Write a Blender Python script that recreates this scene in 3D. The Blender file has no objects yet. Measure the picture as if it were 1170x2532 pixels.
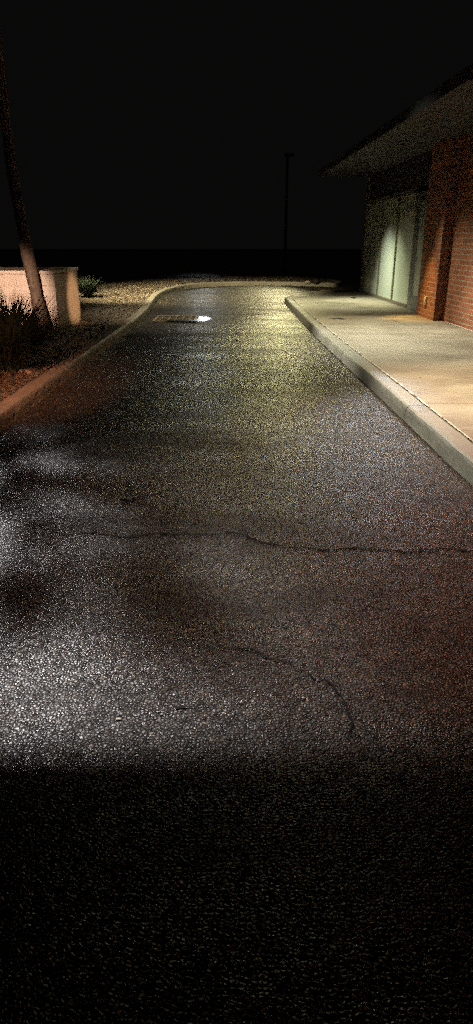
import bpy, bmesh, math, random
from mathutils import Vector, Matrix, noise
random.seed(7)
R = math.radians
S = bpy.context.scene
COL = S.collection

# ------------------------------------------------------------------ camera
H = 1.4                      # eye height
F = 1626.0                   # focal length in photo pixels (photo is 1170 x 2532)
PITCH = R(22.3)
cam_d = bpy.data.cameras.new('camera')
cam = bpy.data.objects.new('camera', cam_d)
COL.objects.link(cam)
cam.location = (0, 0, H)
cam.rotation_euler = (R(90) - PITCH, 0, 0)
cam_d.sensor_fit = 'HORIZONTAL'
cam_d.sensor_width = 36
cam_d.lens = 36 * F / 1170
cam_d.clip_start = 0.05
cam_d.clip_end = 1000
S.camera = cam

def P(px, py, z=0.0):
    """where the sight line through a photo pixel meets the level z (used to survey the place)"""
    u, v = px - 585.0, 1266.0 - py
    fw = F * math.cos(PITCH) + v * math.sin(PITCH)
    dn = F * math.sin(PITCH) - v * math.cos(PITCH)
    s = (H - z) / dn
    return Vector((u * s, fw * s, z))

# ------------------------------------------------------------------ world, exposure
w = bpy.data.worlds.new('World'); S.world = w; w.use_nodes = True
bg = w.node_tree.nodes['Background']
bg.inputs[0].default_value = (1.0, 0.97, 0.94, 1)
bg.inputs[1].default_value = 0.0030
S.view_settings.view_transform = 'Standard'
S.view_settings.look = 'None'
S.view_settings.exposure = 0
S.view_settings.gamma = 1
S.cycles.use_denoising = False      # the wet grain of the asphalt is finer than a denoiser keeps
S.cycles.max_bounces = 3
S.cycles.caustics_reflective = False
S.cycles.caustics_refractive = False
S.cycles.sample_clamp_indirect = 1.0
S.cycles.use_adaptive_sampling = False
S.cycles.use_light_tree = False
S.cycles.sample_clamp_direct = 30.0
S.cycles.light_sampling_threshold = 0.0

# ------------------------------------------------------------------ lamps
def spot(name, loc, aim, power, color, cone, blend=0.3, size=0.12):
    d = bpy.data.lights.new(name, 'SPOT')
    d.energy = power; d.color = color
    d.spot_size = R(cone); d.spot_blend = blend; d.shadow_soft_size = size
    o = bpy.data.objects.new(name, d); COL.objects.link(o)
    o.location = loc
    o.rotation_euler = (Vector(aim) - Vector(loc)).to_track_quat('-Z', 'Y').to_euler()
    return o

POLE_NEAR = Vector((-4.3, 11.7, 7.0))
POLE_FAR = Vector((2.2, 31.0, 4.6))
POLE_BACK = Vector((-2.66, 56.0, 4.5))
for k in range(4):           # the four emitters of the near lamp head
    spot('pole_and_fill_light', POLE_NEAR + Vector((0.07*(k % 2) - 0.035, 0.07*(k // 2) - 0.035, 0)), (-2.7, 1.9, 0), 5700, (1.0, 0.97, 0.96), 31, 1.0, 0.05)
spot('pole_and_fill_light', POLE_NEAR + Vector((0.2, 0, 0)), (2.05, 4.9, 0), 7500, (0.97, 0.93, 0.76), 20, 1.0, 0.10)  # fill beam added for the near part of the right kerb
spot('pole_and_fill_light', POLE_NEAR + Vector((0.2, 0.2, 0)), (2.6, 9.2, 0), 9000, (0.95, 0.93, 0.72), 30, 1.0, 0.10)  # fill beam added for the kerb face and sidewalk further on
spot('pole_and_fill_light', POLE_NEAR + Vector((0, 0.2, 0)), (-1.6, 19.5, 0), 18000, (1.0, 0.86, 0.48), 42, 1.0, 0.10)  # extra beam added to light the far bend and gravel
spot('pole_and_fill_light', POLE_NEAR + Vector((0.2, -0.2, 0)), (0.1, 14.2, 0), 3000, (1.0, 0.88, 0.58), 50, 1.0, 0.10)  # extra beam added to fill the dark band around the drain
spot('pole_and_fill_light', POLE_FAR, (0.70, 7.4, 0), 1000, (1.0, 0.92, 0.42), 11, 1.0, 0.16)
spot('pole_and_fill_light', POLE_FAR, (-0.6, 19.5, 0), 1900, (1.0, 0.88, 0.46), 30, 0.9, 0.16)  # second beam added to brighten the far road
spot('pole_and_fill_light', POLE_BACK, (-1.1, 14.5, 0), 520, (0.88, 0.96, 0.95), 9, 1.0, 0.25)
for k in range(2):  # added warm fill over the right foreground, carried by no pole
    spot('pole_and_fill_light', (2.87 + 0.06*k, 11.7, 7.0), (2.2, 2.2, 0), 650, (1.0, 0.50, 0.33), 46, 0.9, 0.10)
spot('canopy_and_fill_light', (2.85, 12.9, 2.92), (1.0, 4.7, 0), 680, (0.74, 0.86, 1.0), 12, 1.0, 0.08)
spot('pole_and_fill_light', (3.9, 11.5, 7.0), (2.1, 1.7, 0), 900, (1.0, 0.26, 0.14), 26, 1.0, 0.10)  # added red fill for the right foreground, also without a pole
# downlights in the canopy over the sidewalk
spot('canopy_and_fill_light', (2.6, 5.9, 2.92), (2.4, 5.9, 0), 850, (1.0, 0.76, 0.48), 84, 1.0, 0.08)
spot('canopy_and_fill_light', (2.45, 12.45, 2.92), (2.4, 10.9, 0), 480, (1.0, 0.90, 0.62), 84, 1.0, 0.08)
spot('canopy_and_fill_light', (2.4, 15.6, 2.92), (2.45, 15.6, 0), 560, (0.97, 1.0, 0.66), 84, 1.0, 0.08)
spot('canopy_and_fill_light', (2.45, 12.4, 2.92), (3.25, 12.3, 0.1), 520, (1.0, 0.62, 0.18), 30, 0.9, 0.05)
# warm light low on the left that reaches the block wall, and a red one under the added shade roof for the left kerb
spot('canopy_and_fill_light', (2.0, 16.2, 2.92), (3.5, 16.4, -0.4), 400, (0.98, 1.0, 0.80), 56, 1.0, 0.08)  # added to brighten the glass panes
spot('canopy_and_fill_light', (2.2, 11.0, 2.92), (-3.0, 11.9, 0.35), 1100, (1.0, 0.66, 0.36), 11, 0.8, 0.05)  # added to light the right face of the block wall
spot('wall_light', (-1.9, 1.2, 2.0), (-3.75, 11.6, 0.45), 6500, (1.0, 0.76, 0.58), 10.5, 0.6, 0.08)
spot('wall_light', (-1.7, 0.6, 3.0), (-1.95, 6.6, 0.1), 3300, (1.0, 0.42, 0.22), 17, 1.0, 0.10)

# ------------------------------------------------------------------ helpers
def tag(o, label=None, cat=None, group=None, kind=None):
    if label: o['label'] = label
    if cat: o['category'] = cat
    if group: o['group'] = group
    if kind: o['kind'] = kind
    return o

def empty(name, loc, rz=0.0):
    o = bpy.data.objects.new(name, None); COL.objects.link(o)
    o.location = loc; o.rotation_euler = (0, 0, rz); o.empty_display_size = 0.2
    return o

class MB:
    def __init__(s): s.v = []; s.f = []; s.smooth = False
    def quad(s, a, b, c, d):
        i = len(s.v); s.v += [tuple(a), tuple(b), tuple(c), tuple(d)]; s.f.append((i, i+1, i+2, i+3))
    def tri(s, a, b, c):
        i = len(s.v); s.v += [tuple(a), tuple(b), tuple(c)]; s.f.append((i, i+1, i+2))
    def box(s, x0, y0, z0, x1, y1, z1, M=None):
        c = [(x0,y0,z0),(x1,y0,z0),(x1,y1,z0),(x0,y1,z0),(x0,y0,z1),(x1,y0,z1),(x1,y1,z1),(x0,y1,z1)]
        if M is not None: c = [tuple(M @ Vector(p)) for p in c]
        i = len(s.v); s.v += c
        s.f += [tuple(i+k for k in q) for q in ((0,3,2,1),(4,5,6,7),(0,1,5,4),(1,2,6,5),(2,3,7,6),(3,0,4,7))]
    def tube(s, pts, rad, n=10, cap=True, wob=0.0):
        rings = []
        for k, p in enumerate(pts):
            p = Vector(p)
            t = (Vector(pts[min(k+1, len(pts)-1)]) - Vector(pts[max(k-1, 0)])).normalized()
            a = t.cross(Vector((0.3, 1, 0.1)) if abs(t.y) < .9 else Vector((1, 0, 0))).normalized(); b = t.cross(a)
            ring = []
            for j in range(n):
                an = 2*math.pi*j/n
                r = rad[k] * (1 + wob * noise.noise(p*6 + Vector((math.cos(an)*3, math.sin(an)*3, 0))))
                s.v.append(tuple(p + (a*math.cos(an) + b*math.sin(an))*r)); ring.append(len(s.v)-1)
            rings.append(ring)
        for q, r_ in zip(rings, rings[1:]):
            for j in range(n): s.f.append((q[j], q[(j+1)%n], r_[(j+1)%n], r_[j]))
        if cap: s.f.append(tuple(reversed(rings[0]))); s.f.append(tuple(rings[-1]))
    def build(s, name, mat, parent=None, smooth=False, bevel=0.0):
        m = bpy.data.meshes.new(name); m.from_pydata(s.v, [], s.f); m.validate(); m.update()
        if mat: m.materials.append(mat)
        o = bpy.data.objects.new(name, m); COL.objects.link(o)
        if smooth:
            for p in m.polygons: p.use_smooth = True
        if parent: 
            o.parent = parent
        if bevel:
            b = o.modifiers.new('bevel', 'BEVEL'); b.width = bevel; b.segments = 2; b.limit_method = 'ANGLE'
        return o

def localise(o, parent):
    """parent an object built in world coordinates to an empty, keeping its place"""
    o.parent = parent
    o.matrix_parent_inverse = Matrix.LocRotScale(parent.location, parent.rotation_euler, None).inverted()

def catmull(pts, n=8):
    out = []
    for i in range(len(pts)-1):
        p0 = pts[max(i-1,0)]; p1 = pts[i]; p2 = pts[i+1]; p3 = pts[min(i+2,len(pts)-1)]
        for k in range(n):
            t = k/n
            out.append(0.5*((2*p1)+(p2-p0)*t+(2*p0-5*p1+4*p2-p3)*t*t+(3*p1-p0-3*p2+p3)*t**3))
    out.append(pts[-1].copy())
    return out

def resample(pts, step):
    out = [pts[0].copy()]; acc = 0.0
    for a, b in zip(pts, pts[1:]):
        L = (b-a).length
        if L < 1e-6: continue
        t = step - acc
        while t <= L:
            out.append(a.lerp(b, t/L)); t += step
        acc = L - (t - step)
    if (out[-1]-pts[-1]).length > step*0.3: out.append(pts[-1].copy())
    return out

# ------------------------------------------------------------------ materials
class NT:
    def __init__(s, name):
        s.m = bpy.data.materials.new(name); s.m.use_nodes = True
        s.t = s.m.node_tree; s.n = s.t.nodes; s.b = s.n['Principled BSDF']
        s.geo = s.n.new('ShaderNodeNewGeometry')
        s.pos = s.geo.outputs['Position']
    def link(s, a, b): s.t.links.new(a, b)
    def put(s, sock, v):
        if hasattr(v, 'links') or isinstance(v, bpy.types.NodeSocket): s.link(v, sock)
        else: sock.default_value = v
    def noise(s, scale, detail=4, rough=0.6, vec=None, out=0):
        n = s.n.new('ShaderNodeTexNoise'); n.inputs['Scale'].default_value = scale
        n.inputs['Detail'].default_value = detail; n.inputs['Roughness'].default_value = rough
        s.link(vec or s.pos, n.inputs['Vector']); return n.outputs[out]
    def voro(s, scale, feature='F1', vec=None, out='Distance', rnd=1.0):
        n = s.n.new('ShaderNodeTexVoronoi'); n.feature = feature; n.inputs['Scale'].default_value = scale
        n.inputs['Randomness'].default_value = rnd
        s.link(vec or s.pos, n.inputs['Vector']); return n.outputs[out]
    def ramp(s, fac, stops, interp='LINEAR'):
        n = s.n.new('ShaderNodeValToRGB'); n.color_ramp.interpolation = interp
        e = n.color_ramp.elements
        while len(e) < len(stops): e.new(0.5)
        for k, (p, c) in enumerate(stops):
            e[k].position = p; e[k].color = (c, c, c, 1) if isinstance(c, (int, float)) else (*c, 1)
        s.link(fac, n.inputs[0]); return n.outputs[0]
    def mix(s, fac, a, b, mode='MIX'):
        n = s.n.new('ShaderNodeMix'); n.data_type = 'RGBA'; n.blend_type = mode
        s.put(n.inputs[0], fac)
        s.put(n.inputs[6], (*a, 1) if isinstance(a, tuple) and len(a) == 3 else a)
        s.put(n.inputs[7], (*b, 1) if isinstance(b, tuple) and len(b) == 3 else b)
        return n.outputs[2]
    def math(s, op, a, b=0.0, clamp=False):
        n = s.n.new('ShaderNodeMath'); n.operation = op; n.use_clamp = clamp
        s.put(n.inputs[0], a); s.put(n.inputs[1], b); return n.outputs[0]
    def vmath(s, op, a, b=None, scale=None):
        n = s.n.new('ShaderNodeVectorMath'); n.operation = op
        s.put(n.inputs[0], a)
        if b is not None: s.put(n.inputs[1], b)
        if scale is not None: s.put(n.inputs['Scale'], scale)
        return n.outputs[0]
    def bump(s, h, strength=0.5, dist=0.01, normal=None):
        n = s.n.new('ShaderNodeBump'); n.inputs['Strength'].default_value = strength
        n.inputs['Distance'].default_value = dist
        s.link(h, n.inputs['Height'])
        if normal is not None: s.link(normal, n.inputs['Normal'])
        return n.outputs[0]
    def fin(s, color=None, rough=None, normal=None, **kw):
        if color is not None: s.put(s.b.inputs['Base Color'], (*color, 1) if isinstance(color, tuple) else color)
        if rough is not None: s.put(s.b.inputs['Roughness'], rough)
        if normal is not None: s.link(normal, s.b.inputs['Normal'])
        for k, v in kw.items(): s.put(s.b.inputs[k.replace('_', ' ')], v)
        return s.m

def simple(name, color, rough=0.6, metallic=0.0, bump=0.0, scale=40, var=0.15):
    t = NT(name)
    n = t.noise(scale, 4)
    c = t.mix(t.ramp(n, [(0.3, 0), (0.7, 1)]), tuple(x*(1-var) for x in color), tuple(min(1, x*(1+var)) for x in color))
    return t.fin(c, rough, t.bump(n, bump, 0.004) if bump else None, Metallic=metallic)

def asphalt_mat():
    t = NT('wet_asphalt')
    # the coarse open aggregate: every stone is a Voronoi cell with its own tilt, height and colour
    warp = t.vmath('ADD', t.pos, t.vmath('SCALE', t.noise(60, 2, out=1), scale=0.009))
    vd = t.voro(86, 'F1', warp); vc = t.voro(86, 'F1', warp, 'Color')
    ve = t.voro(86, 'DISTANCE_TO_EDGE', warp)
    vd2 = t.voro(230, 'F1'); vc2 = t.voro(230, 'F1', out='Color')
    sy = t.n.new('ShaderNodeSeparateXYZ'); t.link(t.pos, sy.inputs[0])
    yy = t.math('ADD', sy.outputs[1], t.math('MULTIPLY', t.noise(0.5, 4), 2.0))
    coarse = t.ramp(t.math('DIVIDE', yy, 20.0), [(0.44, 1.0), (0.76, 0.22)])
    tilt = t.vmath('SCALE', t.vmath('SUBTRACT', vc, (0.5, 0.5, 0.5)), scale=t.math('MULTIPLY', coarse, 0.30))
    tilt2 = t.vmath('SCALE', t.vmath('SUBTRACT', vc2, (0.5, 0.5, 0.5)), scale=t.math('MULTIPLY', coarse, 0.14))
    flat = t.vmath('MULTIPLY', t.vmath('ADD', tilt, tilt2), (1, 1, 0.15))
    nrm = t.vmath('NORMALIZE', t.vmath('ADD', t.geo.outputs['Normal'], flat))
    h = t.math('MULTIPLY', coarse, t.math('ADD', t.math('MULTIPLY', t.ramp(ve, [(0.0, 0), (0.28, 1)]), 0.8), t.math('MULTIPLY', vd2, -0.35)))
    nb = t.bump(h, 0.75, 0.003, nrm)
    gap = t.ramp(ve, [(0.0, 0), (0.16, 1)])
    sep = t.n.new('ShaderNodeSeparateColor'); t.link(vc, sep.inputs[0])
    tone = t.ramp(sep.outputs[0], [(0.0, (0.020, 0.018, 0.017)), (0.55, (0.045, 0.040, 0.036)), (0.9, (0.085, 0.072, 0.060)), (0.975, (0.16, 0.13, 0.10)), (1.0, (0.42, 0.37, 0.30))])
    c = t.mix(gap, (0.008, 0.007, 0.007), tone)
    damp = t.ramp(t.noise(0.75, 5, 0.6), [(0.35, 0), (0.68, 1)])
    c = t.mix(t.math('MULTIPLY', damp, 0.45), c, t.mix(1.0, c, (0.55, 0.52, 0.5), 'MULTIPLY'))
    worn = t.ramp(t.noise(0.42, 6, 0.7), [(0.50, 0), (0.62, 1)])
    c = t.mix(t.math('MULTIPLY', worn, 0.6), c, t.mix(1.0, c, (0.45, 0.42, 0.40), 'MULTIPLY'))
    stretched = t.vmath('MULTIPLY', t.pos, (0.5, 1.6, 1.0))
    patch = t.ramp(t.noise(1.1, 5, 0.62, stretched), [(0.34, 0), (0.66, 1)])
    rough = t.math('ADD', t.math('MULTIPLY', patch, -0.15), t.math('ADD', 0.34, t.math('MULTIPLY', sep.outputs[1], 0.14)))
    spec = t.math('MULTIPLY', gap, t.math('ADD', 0.22, t.math('MULTIPLY', patch, 0.5)))
    mottle = t.ramp(t.noise(9, 5, 0.7), [(0.35, 0.45), (0.65, 1.0)])
    spec = t.math('MULTIPLY', spec, mottle)
    rough = t.math('ADD', rough, t.math('MULTIPLY', t.math('SUBTRACT', 1.0, coarse), 0.16))
    return t.fin(c, rough, nb, **{'Specular IOR Level': spec})

def concrete_mat(name, base, streak=True, dark=0.44):
    t = NT(name)
    sv = t.vmath('MULTIPLY', t.pos, (1.0, 1.5, 1.0)) if streak else t.pos
    a = t.ramp(t.noise(1.1, 8, 0.66, sv), [(0.33, 0), (0.66, 1)])
    b = t.ramp(t.noise(7, 6, 0.7, sv), [(0.35, 0), (0.68, 1)])
    g = t.noise(240, 3, 0.7)
    c = t.mix(a, tuple(x*dark for x in base), base)
    c = t.mix(t.math('MULTIPLY', b, 0.5), c, tuple(x*y for x, y in zip(base, (0.62, 0.58, 0.52))))
    c = t.mix(t.math('MULTIPLY', t.ramp(g, [(0.3, 1), (0.5, 0)]), 0.45), c, tuple(x*0.4 for x in base))
    rough = t.math('ADD', 0.42, t.math('MULTIPLY', a, 0.3))
    return t.fin(c, rough, t.bump(t.math('ADD', g, t.math('MULTIPLY', b, 2.0)), 0.35, 0.003))

def brick_mat(name, along, c1, c2, mortar, rot=0.0):
    t = NT(name)
    sep = t.n.new('ShaderNodeSeparateXYZ'); t.link(t.pos, sep.inputs[0])
    comb = t.n.new('ShaderNodeCombineXYZ')
    t.link(sep.outputs[1 if along == 'y' else 0], comb.inputs[0]); t.link(sep.outputs[2], comb.inputs[1])
    vec = t.vmath('ADD', comb.outputs[0], t.vmath('SCALE', t.noise(14, 3, out=1), scale=0.008))
    vec = t.vmath('SUBTRACT', vec, (0.004, 0.124, 0))
    br = t.n.new('ShaderNodeTexBrick'); t.link(vec, br.inputs['Vector'])
    br.inputs['Scale'].default_value = 1.0
    br.inputs['Brick Width'].default_value = 0.235; br.inputs['Row Height'].default_value = 0.079
    br.inputs['Mortar Size'].default_value = 0.009; br.inputs['Mortar Smooth'].default_value = 0.25
    br.inputs['Bias'].default_value = -0.1
    br.inputs['Color1'].default_value = (*c1, 1); br.inputs['Color2'].default_value = (*c2, 1)
    br.inputs['Mortar'].default_value = (*mortar, 1)
    n = t.noise(55, 5, 0.7)
    c = t.mix(t.math('MULTIPLY', t.ramp(n, [(0.35, 1), (0.6, 0)]), 0.45), br.outputs['Color'], tuple(x*0.45 for x in c1))
    h = t.math('ADD', t.math('MULTIPLY', br.outputs['Fac'], -1.0), t.math('MULTIPLY', n, 0.35))
    return t.fin(c, 0.62, t.bump(h, 0.9, 0.008))

def gravel_mat(name, dark, light, scale):
    t = NT(name)
    vc = t.voro(scale, out='Color'); ve = t.voro(scale, 'DISTANCE_TO_EDGE')
    sep = t.n.new('ShaderNodeSeparateColor'); t.link(vc, sep.inputs[0])
    c = t.mix(t.ramp(sep.outputs[0], [(0.2, 0), (0.95, 1)]), dark, light)
    big = t.ramp(t.noise(0.9, 5), [(0.35, 0), (0.65, 1)])
    c = t.mix(big, c, t.mix(1.0, c, (0.55, 0.45, 0.38), 'MULTIPLY'))
    tilt = t.vmath('SCALE', t.vmath('SUBTRACT', vc, (0.5, 0.5, 0.5)), scale=0.9)
    nrm = t.vmath('NORMALIZE', t.vmath('ADD', t.geo.outputs['Normal'], tilt))
    return t.fin(c, 0.6, t.bump(t.ramp(ve, [(0, 0), (0.3, 1)]), 0.8, 0.012, nrm))

M = {}
M['asphalt'] = asphalt_mat()
M['walk'] = concrete_mat('sidewalk_concrete', (0.36, 0.32, 0.25))
M['kerb'] = concrete_mat('kerb_concrete', (0.30, 0.29, 0.25), False, 0.62)
M['kerb_worn'] = concrete_mat('worn_kerb_concrete', (0.30, 0.27, 0.23), False, 0.62)
M['seam'] = simple('seam_dirt', (0.02, 0.017, 0.014), 0.9, bump=0.3)
M['sealant'] = simple('joint_sealant', (0.62, 0.58, 0.50), 0.5, bump=0.4, scale=90, var=0.3)
M['crack'] = simple('crack_shadow', (0.004, 0.004, 0.004), 0.95)
M['gravel'] = gravel_mat('bed_gravel', (0.06, 0.045, 0.035), (0.32, 0.27, 0.22), 38)
M['pebble'] = gravel_mat('pebbles', (0.10, 0.08, 0.065), (0.42, 0.36, 0.30), 12)
M['brick_side'] = brick_mat('red_brick_along_walk', 'y', (0.42, 0.14, 0.065), (0.25, 0.08, 0.042), (0.40, 0.32, 0.23))
M['brick_end_shaded'] = brick_mat('shaded_brick_return', 'x', (0.26, 0.085, 0.05), (0.15, 0.05, 0.03), (0.32, 0.26, 0.2))  # darker copy of the wall brick, shade put into its colour
M['block'] = concrete_mat('painted_block', (0.62, 0.46, 0.36), False, 0.90)
M['bark'] = simple('bark', (0.10, 0.06, 0.038), 0.85, bump=1.0, scale=22, var=0.5)
M['leaf'] = simple('tree_leaf', (0.05, 0.07, 0.025), 0.6)
M['grass'] = simple('grass_blade', (0.030, 0.045, 0.026), 0.5, scale=12, var=0.4)
M['steel'] = simple('grate_steel', (0.22, 0.17, 0.11), 0.5, 0.15, 0.3)
M['sump'] = simple('drain_silt', (0.035, 0.03, 0.02), 0.5, bump=0.5)
M['alu'] = simple('anodised_aluminium', (0.30, 0.31, 0.32), 0.38, 0.5)
M['frame'] = simple('bronze_frame', (0.20, 0.18, 0.13), 0.45, 0.3)
M['dark'] = simple('dark_metal', (0.025, 0.023, 0.022), 0.6)
M['roof'] = simple('dark_roof', (0.02, 0.02, 0.02), 0.8)
M['plate'] = simple('outlet_cover', (0.60, 0.55, 0.38), 0.35)
M['deadleaf'] = simple('wet_leaf', (0.018, 0.013, 0.010), 0.5)
M['stone'] = simple('pale_stone', (0.42, 0.36, 0.27), 0.55, bump=0.5)
M['rock'] = simple('field_rock', (0.30, 0.27, 0.21), 0.7, bump=0.8, scale=20, var=0.3)

def pane_mat():
    t = NT('frosted_pane')
    n = t.noise(1.2, 3)
    c = t.mix(n, (0.60, 0.68, 0.56), (0.68, 0.75, 0.62))
    return t.fin(c, 0.16, None, **{'Specular IOR Level': 0.5})
M['pane'] = pane_mat()
def water_mat():
    t = NT('puddle_water')
    return t.fin((0.02, 0.024, 0.026), t.math('ADD', 0.20, t.math('MULTIPLY', t.noise(9, 3), 0.10)), t.bump(t.noise(5, 2), 0.02, 0.01), **{'Specular IOR Level': 0.9})
M['water'] = water_mat()

# ------------------------------------------------------------------ road
b = MB(); b.quad((-90, -40, 0), (90, -40, 0), (90, 160, 0), (-90, 160, 0))
road = tag(b.build('road', M['asphalt']), kind='structure')

def crack(pix, width, jag=0.012, step=0.022):
    pts = resample([P(*p) for p in pix], step)
    b = MB(); L = []; Rr = []
    for i, p in enumerate(pts):
        t = (pts[min(i+1, len(pts)-1)] - pts[max(i-1, 0)]).normalized()
        n = Vector((-t.y, t.x, 0))
        o = n * (noise.noise(p*5)*jag*3.2 + noise.noise(p*34)*jag)
        e = min(i, len(pts)-1-i)/8
        ww = width*0.85*max(0.06, min(1, e))*(0.30 + 1.1*abs(noise.noise(p*17 + Vector((3, 1, 7)))) + 0.4*random.random())
        L.append(p + o + n*ww + Vector((0, 0, .004))); Rr.append(p + o - n*ww + Vector((0, 0, .004)))
    for i in range(len(pts)-1): b.quad(L[i], L[i+1], Rr[i+1], Rr[i])
    o = b.build('crack', M['crack']); o.parent = road
crack([(120,1324),(250,1324),(400,1322),(530,1322),(575,1320),(640,1341),(725,1357),(800,1362),(850,1360),(960,1364),(1080,1367),(1130,1360),(1230,1358)], 0.0095, 0.016)
crack([(470,1582),(530,1603),(592,1605),(655,1622),(715,1640),(760,1667),(832,1700),(840,1735),(856,1790),(860,1850)], 0.0070, 0.022)
crack([(832,1700),(905,1712)], 0.004)
crack([(385,1772),(440,1757),(505,1738)], 0.011, 0.018)
crack([(530,779),(600,778),(690,779)], 0.020, 0.02, 0.05)
crack([(688,1357),(640,1300),(600,1270)], 0.003)

# ------------------------------------------------------------------ kerbs
KH = 0.13
def kerb(path, width, side, name, mat, label, gaps, h=KH):
    """side +1: kerb body lies to the left of the path direction"""
    pts = resample(path, 0.09)
    segs = []; cur = []; dist = 0.0; gi = 0; nxt = gaps[0]
    for i, p in enumerate(pts):
        if i: dist += (p - pts[i-1]).length
        cur.append(i)
        if dist > nxt:
            segs.append(cur); cur = [i]; gi += 1
            nxt = gaps[gi] if gi < len(gaps) else nxt + 3.05
    segs.append(cur)
    b = MB()
    prof = [(-0.012, -0.05), (0.0, 0.02), (0.004, h*0.5), (0.010, h-0.030), (0.018, h-0.011), (0.034, h-0.001), (width*0.5, h+0.001), (width-0.012, h), (width, h-0.012), (width, -0.05)]
    for sg in segs:
        if len(sg) < 2: continue
        rings = []
        for k, i in enumerate(sg):
            t = (pts[min(i+1, len(pts)-1)] - pts[max(i-1, 0)]).normalized()
            n = Vector((-t.y, t.x, 0)) * side
            p = pts[i].copy()
            if k == 0: p += t*0.006
            if k == len(sg)-1: p -= t*0.006
            ring = []
            for (a, z) in prof:
                q = p + n*a
                wob = 0.007*noise.noise(q*3.1 + Vector((0, 0, z*9))) + 0.004*noise.noise(q*13 + Vector((0, 0, z*30)))
                b.v.append((q.x + n.x*wob, q.y + n.y*wob, z + (0.004*noise.noise(q*5) if z > 0.05 else 0))); ring.append(len(b.v)-1)
            rings.append(ring)
        for q, r_ in zip(rings, rings[1:]):
            for j in range(len(prof)-1): b.f.append((q[j], q[j+1], r_[j+1], r_[j]))
        b.f.append(tuple(rings[0])); b.f.append(tuple(reversed(rings[-1])))
    return tag(b.build(name, mat, smooth=False), kind='structure')

left_pix = [(0,1069.5),(164,939.6),(280,849),(342,801),(367,775),(393,738),(427,721),(478,711.5),(564,706.5),(692,705.5),(800,708.5)]
lp = [P(*p) for p in left_pix]
d0 = (lp[0]-lp[1]).normalized()
tip = P(833, 709)
left_path = catmull([lp[0]+d0*6.5, lp[0]+d0*2.5] + lp + [tip, tip+Vector((0.30, 1.0, 0)), tip+Vector((0.15, 2.6, 0))], 10)
kerb(left_path, 0.16, 1, 'kerb', M['kerb_worn'], '', [9.0])
# sidewalk kerb: runs away from the camera, rounds the nose and turns right
rdir = (P(703, 757) - P(1170, 1202.6)).normalized()
nose = P(706, 752)
right_line = [P(1170, 1202.6) - rdir*8, P(1170, 1202.6), P(927, 970), P(852, 900), P(760, 811)]
right_path = catmull(right_line + [nose + Vector((0.0, -0.15, 0)), nose + Vector((0.03, 0.55, 0)), nose + Vector((0.22, 1.35, 0)), nose + Vector((0.75, 2.3, 0)), nose + Vector((1.6, 3.0, 0)), nose + Vector((3.0, 3.35, 0)), nose + Vector((6.0, 3.4, 0))], 10)
KW = 0.17
kerb(right_path, KW, -1, 'kerb', M['kerb'], '', [3.6, 9.55, 12.6])

# ------------------------------------------------------------------ planting bed (gravel) left of and beyond the left kerb
def offset(path, d):
    out = []
    for i, p in enumerate(path):
        t = (path[min(i+1, len(path)-1)] - path[max(i-1, 0)]).normalized()
        out.append(p + Vector((-t.y, t.x, 0))*d)
    return out
inner = offset(resample(left_path, 0.35), 0.15)
from mathutils.geometry import tessellate_polygon
ring = [Vector((p.x, p.y, 0.10)) for p in inner] + [Vector((inner[-1].x, 60, 0.10)), Vector((-60, 60, 0.10)), Vector((-60, -30, 0.10)), Vector((inner[0].x, -30, 0.10))]
me = bpy.data.meshes.new('planting_bed')
tris = []
for t_ in tessellate_polygon([ring]):
    a_, b_, c_ = (ring[k] for k in t_)
    tris.append(tuple(t_) if (b_-a_).cross(c_-a_).z > 0 else (t_[0], t_[2], t_[1]))
me.from_pydata([tuple(p) for p in ring], [], tris); me.update(); me.materials.append(M['gravel'])
bed = bpy.data.objects.new('planting_bed', me); COL.objects.link(bed); tag(bed, kind='structure')

def inside(pt, poly):
    c = False; n = len(poly); j = n-1
    for i in range(n):
        a, d = poly[i], poly[j]
        if ((a.y > pt[1]) != (d.y > pt[1])) and (pt[0] < (d.x-a.x)*(pt[1]-a.y)/(d.y-a.y)+a.x): c = not c
        j = i
    return c
# loose gravel lying on the bed
b = MB()
rg = random.Random(3)
cnt = 0
ico = []
bmi = bmesh.new(); bmesh.ops.create_icosphere(bmi, subdivisions=1, radius=1)
iv = [v.co.copy() for v in bmi.verts]; ifc = [tuple(v.index for v in f.verts) for f in bmi.faces]; bmi.free()
while cnt < 7500:
    y = 7 + 22*rg.random()**1.1; x = -0.42*y - 0.5 + rg.random()*(0.42*y + 3.0)
    if not inside((x, y), ring): continue
    s = rg.uniform(0.007, 0.019)*(1 + 0.015*y)
    sc = (s*rg.uniform(.8, 1.5), s*rg.uniform(.8, 1.5), s*rg.uniform(.5, .9)); rz = rg.random()*6.3
    i0 = len(b.v)
    for v in iv:
        k = 1 + rg.uniform(-.22, .22)
        xx, yy, zz = v.x*sc[0]*k, v.y*sc[1]*k, v.z*sc[2]*k
        b.v.append((x + xx*math.cos(rz) - yy*math.sin(rz), y + xx*math.sin(rz) + yy*math.cos(rz), 0.104 + sc[2]*0.5 + zz))
    b.f += [tuple(i0+q for q in fc) for fc in ifc]
    cnt += 1
g = b.build('gravel', M['pebble']); tag(g, 'loose brown and grey gravel covering the planting bed beside the kerb', 'gravel', kind='stuff')

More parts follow.
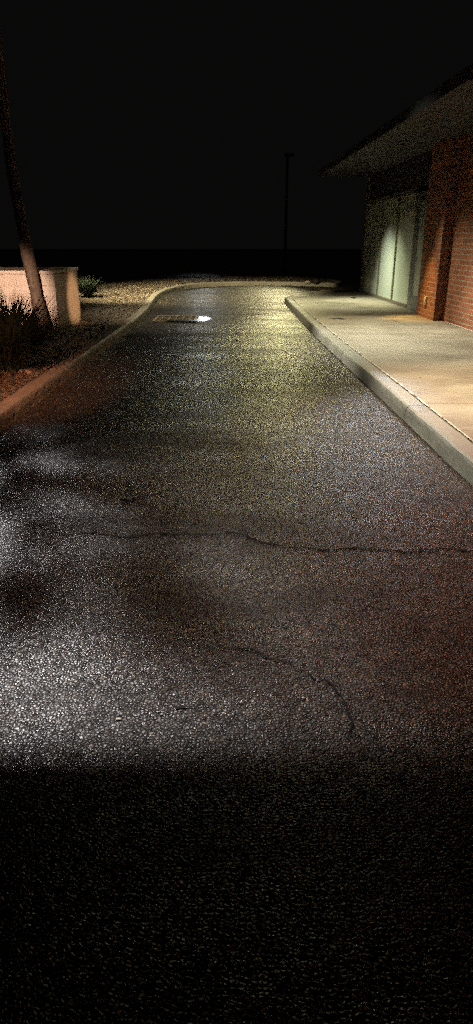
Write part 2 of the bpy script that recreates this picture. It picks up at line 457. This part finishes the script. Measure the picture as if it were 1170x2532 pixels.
# ------------------------------------------------------------------ sidewalk slabs
walk_z = KH
inner_r = offset(resample(right_path, 0.3), -(KW + 0.012))
def kerb_x(y):
    best = None
    for a, c in zip(inner_r, inner_r[1:]):
        if min(a.y, c.y) <= y <= max(a.y, c.y) and abs(c.y-a.y) > 1e-6:
            t = (y-a.y)/(c.y-a.y); x = a.x + (c.x-a.x)*t
            if best is None or x < best: best = x
    return best
def wall_x(y): return 4.0 - 0.03*y
def long_x(y): return 3.31 - 0.045*y
cuts = [-3.5, 0.4, 3.45, 5.54, 6.45, 9.4, 12.45, 15.4, 18.0]
ymax = max(p.y for p in inner_r)
b = MB()
def slab(x_lo, x_hi, y0, y1, tilt):
    n = max(2, int((y1-y0)/0.12)); top = []
    for i in range(n+1):
        y = y0 + (y1-y0)*i/n
        a, c = x_lo(y), x_hi(y)
        if a is None: continue
        top.append((a, c, y))
    for (a, c, y), (a2, c2, y2) in zip(top, top[1:]):
        z = walk_z + tilt
        b.quad((a, y, z), (c, y, z), (c2, y2, z), (a2, y2, z))
        b.quad((a, y, z-.06), (a, y, z), (a2, y2, z), (a2, y2, z-.06))
        b.quad((c, y, z), (c, y, z-.06), (c2, y2, z-.06), (c2, y2, z))
    for (a, c, y), s in ((top[0], 1), (top[-1], -1)):
        z = walk_z + tilt
        b.quad((a, y, z-.06), (c, y, z-.06), (c, y, z), (a, y, z))
for y0, y1 in zip(cuts, cuts[1:] + [ymax-0.02]):
    g0 = 0.005 if y1 < 7 else 0.003
    slab(kerb_x, lambda y: long_x(y)-0.005, y0+g0, y1-g0, random.uniform(-.0015, .0015))
    slab(lambda y: long_x(y)+0.005, lambda y: (6.8 if y > 19.05 else wall_x(y)+0.02), y0+g0, y1-g0, random.uniform(-.0015, .0015))
walk = tag(b.build('sidewalk', M['walk']), kind='structure')
b = MB()
for y0 in [i*0.4 for i in range(-8, 49)]:
    y1 = min(y0+0.4, ymax-0.05)
    if kerb_x(y0) is None or kerb_x(y1) is None: continue
    if y1 <= y0: break
    b.quad((kerb_x(y0)-.02, y0, walk_z-.022), (4.2, y0, walk_z-.022), (4.2, y1, walk_z-.022), (kerb_x(y1)-.02, y1, walk_z-.022))
b.build('joint_fill', M['seam'], walk)
# the pale broken sealant line between kerb and slabs
pts = resample(offset(right_path, -(KW+0.008)), 0.035)
b = MB(); on = True; run = 0; sealant_end = 0
for i, (p, q) in enumerate(zip(pts, pts[1:])):
    if p.y > ymax - 0.4: break
    if run <= 0:
        on = not on; run = random.randint(5, 26) if on else random.randint(1, 4)
    run -= 1
    if not on: continue
    t = (q-p).normalized(); n = Vector((-t.y, t.x, 0))
    w0 = 0.0085*(0.7 + noise.noise(p*11)); w1 = 0.0085*(0.7 + noise.noise(q*11))
    z0 = walk_z + 0.004 + 0.002*noise.noise(p*8)
    b.quad(p+n*w0+Vector((0,0,z0)), p-n*w0+Vector((0,0,z0)), q-n*w1+Vector((0,0,z0)), q+n*w1+Vector((0,0,z0)))
b.build('joint_sealant', M['sealant'], walk)
# sealant at the foot of the brick wall
b = MB()
for i in range(60):
    y0 = 4.5 + i*0.125; y1 = y0 + 0.125
    if y1 > 11.85: break
    w0 = 0.018 + 0.006*noise.noise(Vector((0, y0*5, 0))); w1 = 0.018 + 0.006*noise.noise(Vector((0, y1*5, 0)))
    X = lambda y: wall_x(y) - 0.04
    b.quad((X(y0)-w0, y0, walk_z+.004), (X(y0)+.01, y0, walk_z+.012), (X(y1)+.01, y1, walk_z+.012), (X(y1)-w1, y1, walk_z+.004))
b.build('joint_sealant', M['sealant'], walk)

# ------------------------------------------------------------------ building on the right
bld = empty('brick_building', (4.2, 12, 0))
tag(bld, 'red brick storefront building with pale green glass panes and a grey door along the sidewalk', 'building')
WT = 3.05
def sheared(b_, x_off0, x_off1, y0, y1, z0, z1):
    """box following the facade line"""
    X = lambda y, o: wall_x(y) + o
    c = [(X(y0,x_off0),y0,z0),(X(y0,x_off1),y0,z0),(X(y1,x_off1),y1,z0),(X(y1,x_off0),y1,z0),
         (X(y0,x_off0),y0,z1),(X(y0,x_off1),y0,z1),(X(y1,x_off1),y1,z1),(X(y1,x_off0),y1,z1)]
    i = len(b_.v); b_.v += c
    b_.f += [tuple(i+k for k in q) for q in ((0,3,2,1),(4,5,6,7),(0,1,5,4),(1,2,6,5),(2,3,7,6),(3,0,4,7))]
def part(name, mat, boxes, parent=bld, bevel=0.0):
    b_ = MB()
    for bx in boxes: sheared(b_, *bx)
    o = b_.build(name, mat, bevel=bevel); localise_to(o, parent); return o
def localise_to(o, parent):
    o.parent = parent
    root = parent
    mat = Matrix.Identity(4)
    chain = []
    while root is not None: chain.append(root); root = root.parent
    o.matrix_parent_inverse = Matrix.Translation(chain[-1].location).inverted() if len(chain) == 1 else Matrix.Identity(4)
part('wall', M['brick_side'], [(-0.04, 0.26, -3.5, 11.92, 0.02, WT)])
pl_ = part('pillar', M['brick_side'], [(-0.20, 0.26, 11.925, 12.98, 0.02, WT)])
# pillar's return towards the camera: own bond, shade painted in as darker brick
part('pillar_return', M['brick_end_shaded'], [(-0.202, -0.043, 11.915, 11.924, 0.10, WT)])
cv = MB(); yy = 12.42
sheared(cv, -0.232, -0.201, yy-0.045, yy+0.045, 0.36, 0.50)
sheared(cv, -0.240, -0.2325, yy-0.030, yy+0.030, 0.385, 0.475)
o = cv.build('outlet_cover', M['plate'], bevel=0.004); localise_to(o, bld)
# door: aluminium stiles, kick rail, pane
door = part('door', M['alu'], [(-0.05, 0.0, 13.0, 13.10, 0.15, 2.2), (-0.05, 0.0, 13.92, 14.02, 0.15, 2.2), (-0.052, -0.004, 13.10, 13.92, 0.15, 0.42), (-0.05, 0.0, 13.10, 13.92, 2.1, 2.2)])
o = part('pane', M['pane'], [(-0.03, -0.02, 13.10, 13.92, 0.42, 2.1)]); o.parent = door
o = part('handle', M['alu'], [(-0.10, -0.08, 13.84, 13.86, 0.9, 1.2), (-0.08, -0.05, 13.845, 13.855, 0.93, 0.95), (-0.08, -0.05, 13.845, 13.855, 1.15, 1.17)]); o.parent = door
part('door_frame', M['alu'], [(-0.03, 0.03, 14.03, 14.30, 0.13, 2.3), (-0.03, 0.03, 13.0, 14.03, 2.21, 2.3), (-0.08, 0.02, 12.99, 14.03, 0.125, 0.146)])
# storefront glazing
wf = part('window_frame', M['frame'], [(-0.045, 0.045, 14.31, 18.72, 0.13, 0.20), (-0.04, 0.04, 14.31, 18.72, 2.3, 2.4),
     (-0.043, 0.04, 17.02, 17.075, 0.20, 2.3), (-0.043, 0.04, 15.57, 15.62, 0.20, 2.3)])
for y0, y1 in ((14.31, 15.57), (15.62, 17.02), (17.075, 18.72)):
    o = part('pane', M['pane'], [(-0.01, 0.005, y0, y1, 0.20, 2.3)]); o.parent = wf
part('corner_post', M['frame'], [(-0.07, 0.26, 18.73, 18.93, 0.12, WT)])
part('lintel', M['dark'], [(-0.02, 0.26, 12.985, 18.725, 2.41, WT)])
b = MB(); b.box(3.71, 18.94, 0.0, 12, 19.14, WT); b.box(3.9, -3.5, WT+.002, 12, 19.14, WT+0.25)
o = b.build('far_wall', M['dark']); localise_to(o, bld)
# canopy
part('canopy', M['roof'], [(-1.35, -0.045, 8.0, 18.9, 2.96, 3.10)])
for y in (12.45, 12.9, 15.6, 16.2):
    cc = MB(); cx = wall_x(y) - (0.85 if y != 12.9 else 0.77)
    cc.tube([(cx, y, 2.955), (cx, y, 2.935)], [0.09, 0.085], 16); o = cc.build('downlight', M['dark']); localise_to(o, bld)

# unseen roof added above the camera; its front edge shades the near ground
pr = empty('added_shade_roof', (0, 2, 0))
tag(pr, 'dark flat roof on two slim posts, added out of view to shade the near ground', 'roof')
EDGE_Z = 3.4
EDGE_Y = 1.56 + (11.7 - 1.56)*EDGE_Z/7.0
b = MB(); b.box(-5.6, -6, EDGE_Z, 3.7, EDGE_Y, EDGE_Z+0.22); o = b.build('slab', M['roof']); localise_to(o, pr)
for x in (-4.9, 3.25):
    b = MB(); b.tube([(x, EDGE_Y-.5, 0.0), (x, EDGE_Y-.5, EDGE_Z)], [0.06, 0.06], 12); o = b.build('post', M['dark'], smooth=True); localise_to(o, pr)

# ------------------------------------------------------------------ lamp poles
def lamp_pole(head, base, label):
    e = empty('street_lamp', (base[0], base[1], 0)); tag(e, label, 'street lamp', 'pole lamps around the drive')
    b = MB(); b.tube([(base[0], base[1], 0.5), (base[0], base[1], head.z+0.2)], [0.07, 0.05], 12); localise_to(b.build('pole', M['dark'], smooth=True), e)
    b = MB(); b.tube([(base[0], base[1], 0.0), (base[0], base[1], 0.35)], [0.15, 0.13], 16); localise_to(b.build('pole_base', M['dark']), e)
    d = Vector((head.x-base[0], head.y-base[1], 0))
    b = MB(); b.tube([(base[0], base[1], head.z+0.17), (head.x, head.y, head.z+0.17)], [0.03, 0.03], 8); localise_to(b.build('arm', M['dark']), e)
    b = MB(); b.box(head.x-.2, head.y-.2, head.z+.13, head.x+.2, head.y+.2, head.z+.22); localise_to(b.build('lamp_head', M['dark'], bevel=0.02), e)
lamp_pole(POLE_NEAR, (-5.4, 12.6), 'dark pole lamp standing in the gravel behind the block wall')
lamp_pole(POLE_FAR, (2.2, 32.0), 'dark pole lamp standing in the gravel beyond the far kerb')

# ------------------------------------------------------------------ block wall
c1 = P(147, 818, 0.10); c2 = P(201, 792, 0.10)
bw = empty('block_wall', (c1.x, c1.y, 0.1)); tag(bw, 'pinkish beige painted block wall end standing in the gravel bed', 'wall')
course = 0.171; ax = (c2 - c1); ax.z = 0; depth = ax.length; ax.normalize()
front = Vector((-1, 0.03, 0)).normalized()
def bpt(u, v, z): return Vector((c1.x, c1.y, 0)) + front*u + ax*v + Vector((0, 0, z))
b = MB(); courses = 5
for k in range(courses):
    z0 = 0.10 - (0.05 if k == 0 else 0) + k*course; z1 = 0.10 + (k+1)*course - 0.010
    u = 0.0; kk = k % 2
    lens = [0.2 + 0.4*(1-kk)] + [0.405]*9
    for L in lens:
        a0 = u; a1 = u + L - 0.0; u += L
        q = [bpt(a0, 0, z0), bpt(a1, 0, z0), bpt(a1, depth, z0), bpt(a0, depth, z0)]
        r_ = [Vector((p.x, p.y, z1)) for p in q]
        i = len(b.v); b.v += [tuple(p) for p in q + r_]
        b.f += [tuple(i+j for j in t) for t in ((0,3,2,1),(4,5,6,7),(0,1,5,4),(1,2,6,5),(2,3,7,6),(3,0,4,7))]
bl = b.build('block_course', M['block'], bevel=0.006); localise_to(bl, bw)
b = MB(); 
q = [bpt(0.012, 0.012, 0.08), bpt(3.7, 0.012, 0.08), bpt(3.7, depth-.001, 0.08), bpt(0.003, depth-.001, 0.08)]
q[0] = bpt(0.001, 0.010, 0.08)
r_ = [Vector((p.x, p.y, 0.10+courses*course-0.02)) for p in q]
b.v += [tuple(p) for p in q + r_]; b.f += [(0,3,2,1),(4,5,6,7),(0,1,5,4),(1,2,6,5),(2,3,7,6),(3,0,4,7)]
localise_to(b.build('mortar', M['block']), bw)
b = MB(); zc = 0.10 + courses*course - 0.006
q = [bpt(-.02, -.02, zc), bpt(3.75, -.02, zc), bpt(3.75, depth+.02, zc), bpt(-.02, depth+.02, zc)]
r_ = [p + Vector((0, 0, 0.05)) for p in q]
b.v += [tuple(p) for p in q + r_]; b.f += [(0,3,2,1),(4,5,6,7),(0,1,5,4),(1,2,6,5),(2,3,7,6),(3,0,4,7)]
localise_to(b.build('cap', M['block'], bevel=0.008), bw)

# ------------------------------------------------------------------ trees
def tree(base, lean, r0, height, label, clumps, seed, leaf_n=90):
    rg = random.Random(seed)
    e = empty('tree', base); tag(e, label, 'tree', 'thin trees in the gravel bed')
    pts = []; rad = []
    n = 14
    for i in range(n+1):
        t = i/n
        pts.append(Vector((lean[0]*t + 0.05*math.sin(t*5+seed), lean[1]*t, -0.05 + height*t)))
        rad.append(r0*(1.35 - 0.35*min(1, t*9))*(1-0.45*t))
    b = MB(); b.tube(pts, rad, 14, wob=0.25)
    o = b.build('trunk', M['bark'], e, smooth=True)
    top = pts[-1]
    lb = MB(); cb = MB()
    for c in clumps:
        c = Vector(c) - Vector(base)
        start = pts[rg.randint(9, 14)]
        mid = start.lerp(c, 0.5) + Vector((rg.uniform(-.2, .2), rg.uniform(-.2, .2), rg.uniform(.0, .3)))
        cb.tube([start, start.lerp(mid, .5) + Vector((0, 0, .05)), mid, mid.lerp(c, .5), c], [0.016, 0.013, 0.010, 0.007, 0.004], 6)
        for tw in range(9):
            d = Vector((rg.gauss(0, 1), rg.gauss(0, 1), rg.gauss(0, .6))).normalized()
            end = c + d*rg.uniform(0.02, 0.10)
            cb.tube([c.lerp(mid, rg.random()*0.3), end], [0.008, 0.003], 4)
            for l in range(leaf_n//9):
                q = c.lerp(end, rg.uniform(.3, 1.1)) + Vector((rg.gauss(0, .03), rg.gauss(0, .03), rg.gauss(0, .03)))
                a = Vector((rg.gauss(0, 1), rg.gauss(0, 1), rg.gauss(0, .5))).normalized(); s = rg.uniform(.015, .035)
                bb = a.cross(Vector((rg.gauss(0, 1), rg.gauss(0, 1), 1))).normalized()
                lb.quad(q - a*s, q - bb*s*.35, q + a*s, q + bb*s*.35)
    cb.build('branches', M['bark'], e); lb.build('crown', M['leaf'], e)
    return e
tb = P(101, 822, 0.10)
cl1 = []
L = POLE_NEAR
def between(px, py, z):
    g = P(px, py); t = z / L.z
    return tuple(g.lerp(L, t))
for (px, py, z) in [(30,1478,4.5),(105,1482,4.6),(310,1425,4.6),(460,1530,4.6),(500,1575,4.7),(130,1330,4.5),(370,1262,4.7),(450,1290,4.7),(180,1195,4.4),(260,1205,4.4),(400,1185,4.6),(60,1180,4.6),(500,1120,4.7),(330,1110,4.5),(150,1100,4.5),(400,1080,4.5),(230,1070,4.5),(-10,1040,4.4),(50,1000,4.5),(250,1040,4.5),(0,970,4.5),(-60,1150,4.5),(-30,1250,4.5),(-60,1060,4.4),(30,1110,4.5),(-40,1085,4.5),(-90,1020,4.4),(15,1050,4.5),(0,1010,4.4)]:
    cl1.append(between(px, py, z))
tree(tb, (-0.22, 0.1), 0.098, 4.2, 'thin rough trunk rising in front of the beige block wall', cl1, 2, 130)
tb2 = P(14, 772, 0.10)
tree(P(22, 800, 0.10), (-0.9, 0.4), 0.11, 4.0, 'reddish leaning trunk at the left edge behind the grass clump',
     [(-6.2, 12.6, 4.4), (-5.9, 12.0, 4.7), (-6.6, 11.6, 4.5), (-6.0, 13.2, 4.9)], 5)

# ------------------------------------------------------------------ grass clumps
def clump(base, n, hmin, hmax, spread, label, seed):
    rg = random.Random(seed); b = MB()
    for k in range(n):
        an = rg.random()*2*math.pi; out = rg.random()**0.6
        d = Vector((math.cos(an), math.sin(an), 0)); side = Vector((-d.y, d.x, 0))
        h = rg.uniform(hmin, hmax); L = out*spread*rg.uniform(.7, 1.25); droop = rg.uniform(.1, .75)*out
        r0 = rg.random()*0.12*spread
        prev = None; wd = rg.uniform(.005, .010)
        for i in range(8):
            t = i/7
            p = d*(r0 + L*t**1.3) + Vector((0, 0, h*(t*1.15 - droop*t*t*1.2)))
            p += side*0.04*math.sin(t*3+k)*t
            ww = wd*(1-t)**0.6 + 0.0004
            cur = (p - side*ww, p + side*ww)
            if prev: b.quad(prev[0], prev[1], cur[1], cur[0])
            prev = cur
    o = b.build('grass_clump', M['grass'])
    o.location = base
    return tag(o, label, 'ornamental grass', 'ornamental grass clumps')
clump(P(28, 915, 0.10), 2300, 0.42, 0.80, 0.92, 'large dark arching grass clump beside the left kerb in front of the trunks', 11)
clump(P(218, 735, 0.10), 700, 0.25, 0.5, 0.55, 'small dark grass clump behind the right side of the block wall', 12)
clump(P(8, 925, 0.10) + Vector((-0.5, -0.1, 0)), 500, 0.5, 0.8, 0.5, 'dark grass clump cut by the left edge nearest the kerb', 13)

# ------------------------------------------------------------------ storm drain
g0 = P(376, 796); g1 = P(484, 796); gy1 = P(430, 782).y
gx0, gx1, gy0 = g0.x, g1.x, g0.y
dr = empty('storm_drain', ((gx0+gx1)/2, (gy0+gy1)/2, 0)); tag(dr, 'rusty steel storm drain grate set in the asphalt near the left kerb', 'storm drain')
b = MB(); t_ = 0.045
b.box(gx0, gy0, .001, gx1, gy0+t_, .022); b.box(gx0, gy1-t_, .001, gx1, gy1, .022)
b.box(gx0, gy0+t_, .001, gx0+t_, gy1-t_, .021); b.box(gx1-t_, gy0+t_, .001, gx1, gy1-t_, .021)
localise_to(b.build('frame', M['steel'], bevel=0.004), dr)
b = MB(); nb = 6
for i in range(1, nb):
    x = gx0 + (gx1-gx0)*i/nb
    b.box(x-.012, gy0+t_, .004, x+.012, gy1-t_, .019)
ym = (gy0+gy1)/2
for i in range(nb):
    xa = gx0 + (gx1-gx0)*i/nb + .013; xb = gx0 + (gx1-gx0)*(i+1)/nb - .013
    for yv in (gy0 + (gy1-gy0)*0.36, gy0 + (gy1-gy0)*0.68):
        b.box(max(xa, gx0+t_), yv-.01, .006, min(xb, gx1-t_), yv+.01, .017)
localise_to(b.build('bars', M['steel']), dr)
b = MB(); b.quad((gx0+t_, gy0+t_, .0035), (gx1-t_, gy0+t_, .0035), (gx1-t_, gy1-t_, .0035), (gx0+t_, gy1-t_, .0035))
localise_to(b.build('opening', M['sump']), dr)

def puddle(outline, z, label, mat='water', name='puddle', cat='puddle', kind='structure'):
    bm = bmesh.new()
    c = sum(outline, Vector())/len(outline)
    ring = catmull(outline + [outline[0]], 6)[:-1]
    vs = [bm.verts.new((p.x, p.y, z)) for p in ring]; bm.faces.new(vs)
    bmesh.ops.triangulate(bm, faces=bm.faces[:])
    bmesh.ops.recalc_face_normals(bm, faces=bm.faces[:])
    me = bpy.data.meshes.new(name); bm.to_mesh(me); bm.free()
    if me.polygons and me.polygons[0].normal.z < 0: me.flip_normals()
    me.materials.append(M[mat])
    o = bpy.data.objects.new(name, me); COL.objects.link(o)
    return tag(o, label, None, kind=kind)
puddle([P(487,783),P(487,786),P(487,791),P(487,795),P(493,795.3),P(503,795),P(513,793),P(521,790),P(524,788),P(520,785.5),P(512,783.5),P(502,782.8),P(493,782.7)], 0.005, 'bright water puddle at the right end of the drain grate')
puddle([P(414,793.2),P(414,796),P(450,797.4),P(487,797.0),P(489,793.4),P(450,793.2)], 0.0245, 'thin line of water along the near edge of the drain grate')
puddle([P(748,726,walk_z),P(760,729,walk_z),P(775,727.5,walk_z),P(778,724.5,walk_z),P(764,723.5,walk_z)], walk_z+.005, 'small puddle on the rounded end of the sidewalk')
puddle([P(815,719,walk_z),P(835,721.5,walk_z),P(857,720,walk_z),P(850,718,walk_z),P(830,717.5,walk_z)], walk_z+.005, 'damp patch at the far end of the sidewalk')
puddle([P(866,736,walk_z),P(874,738,walk_z),P(882,736.5,walk_z),P(874,735,walk_z)], walk_z+.005, 'small damp patch on the sidewalk')

# ------------------------------------------------------------------ small litter
def leaf(base, pts, label, h=0.008, mat='deadleaf'):
    """curled leaf: outline with thickness"""
    b = MB(); n = len(pts)
    lo = [Vector((x, y, 0.001)) for x, y in pts]
    hi = [Vector((x*0.96, y*0.96, h*(0.5 + 0.5*math.sin(i*2.1)))) for i, (x, y) in enumerate(pts)]
    c0 = Vector((0, 0, 0.001)); c1 = Vector((0, 0, h*0.8))
    for i in range(n):
        j = (i+1) % n
        b.tri(c1, hi[i], hi[j]); b.tri(c0, lo[j], lo[i]); b.quad(lo[i], lo[j], hi[j], hi[i])
    o = b.build('fallen_leaf', M[mat]); o.location = base
    return tag(o, label, 'leaf')
lf = P(322, 1234); 
leaf(lf + Vector((0, 0, .004)), [(-.045,-.02),(-.02,-.032),(.012,-.03),(.035,-.01),(.05,.012),(.09,.022),(.088,.03),(.045,.026),(.02,.028),(-.02,.02),(-.04,.0)], 'dark curled leaf lying alone on the wet road left of centre')
st = P(836, 788, walk_z)
leaf(st + Vector((0, 0, .003)), [(-.17,.0),(-.08,-.04),(.0,-.05),(.10,-.14),(.09,-.03),(.18,.0),(.09,.03),(.02,.13),(-.02,.05),(-.1,.04)], 'dark ragged wet leaf lying on the sidewalk near the kerb')
def pebble(base, s, label, mat='stone', seed=0, cat='pebble', name='pebble'):
    rg = random.Random(seed); b = MB()
    for v in iv:
        k = 1 + rg.uniform(-.18, .18); b.v.append((v.x*s[0]*k, v.y*s[1]*k, v.z*s[2]*k + s[2]*.7))
    b.f = list(ifc); o = b.build(name, M[mat], smooth=False, bevel=0); o.location = base
    m_ = o.modifiers.new('sub', 'SUBSURF'); m_.levels = 1; m_.render_levels = 1
    return tag(o, label, cat)
pebble(P(293, 1779), (.013, .009, .003), 'tan pebble on the asphalt at the lower left', seed=1)
pebble(P(484, 1352), (.008, .007, .003), 'pale pebble just below the long crack', seed=2)
pebble(P(264, 1648), (.007, .006, .0025), 'small white pebble on the bright asphalt at the left', seed=3)
pebble(P(400, 1768), (.008, .006, .003), 'pale pebble at the left end of the short crack', seed=4)
for i, (px, py) in enumerate([(944,1053),(932,1070),(940,1075)]):
    b = MB(); b.box(-.014, -.0035, .001, .014, .0035, .006); o = b.build('paper_scrap', M['sealant'], bevel=.001)
    o.location = P(px, py); o.rotation_euler = (0, 0, .2 - .25*i)
    tag(o, 'tiny white scrap of paper on the road near the right kerb', 'paper scrap', 'white paper scraps near the right kerb')
pebble(P(585, 843), (.03, .02, .012), 'small dark lump on the road between drain and yellow glow', 'deadleaf', 6, 'debris', 'debris')
pebble(P(298, 861), (.06, .04, .008), 'flat dark clump of wet leaves on the road beside the left kerb', 'deadleaf', 7, 'debris', 'debris')
pebble(P(322, 833), (.07, .05, .008), 'flat dark clump of wet leaves on the road beside the left kerb, nearer the drain', 'deadleaf', 8, 'debris', 'debris')
pebble(P(762, 703, 0.1), (.16, .14, .09), 'pale rock on the far kerb left of the dark rock', 'rock', 9, 'rock', 'rock')
pebble(P(782, 703, 0.1), (.22, .16, .12), 'dark rock on the far kerb', 'deadleaf', 10, 'rock', 'rock')
# small twigs and stones scattered on the sidewalk
for i in range(14):
    y = 4.8 + i*0.63; x = kerb_x(y) + 0.12 + random.random()*1.1
    pebble(Vector((x, y, walk_z)), (.009, .006, .004), 'tiny dark grit speck on the pale sidewalk', 'deadleaf', 40+i, 'grit', 'grit')['group'] = 'dark specks on the sidewalk'
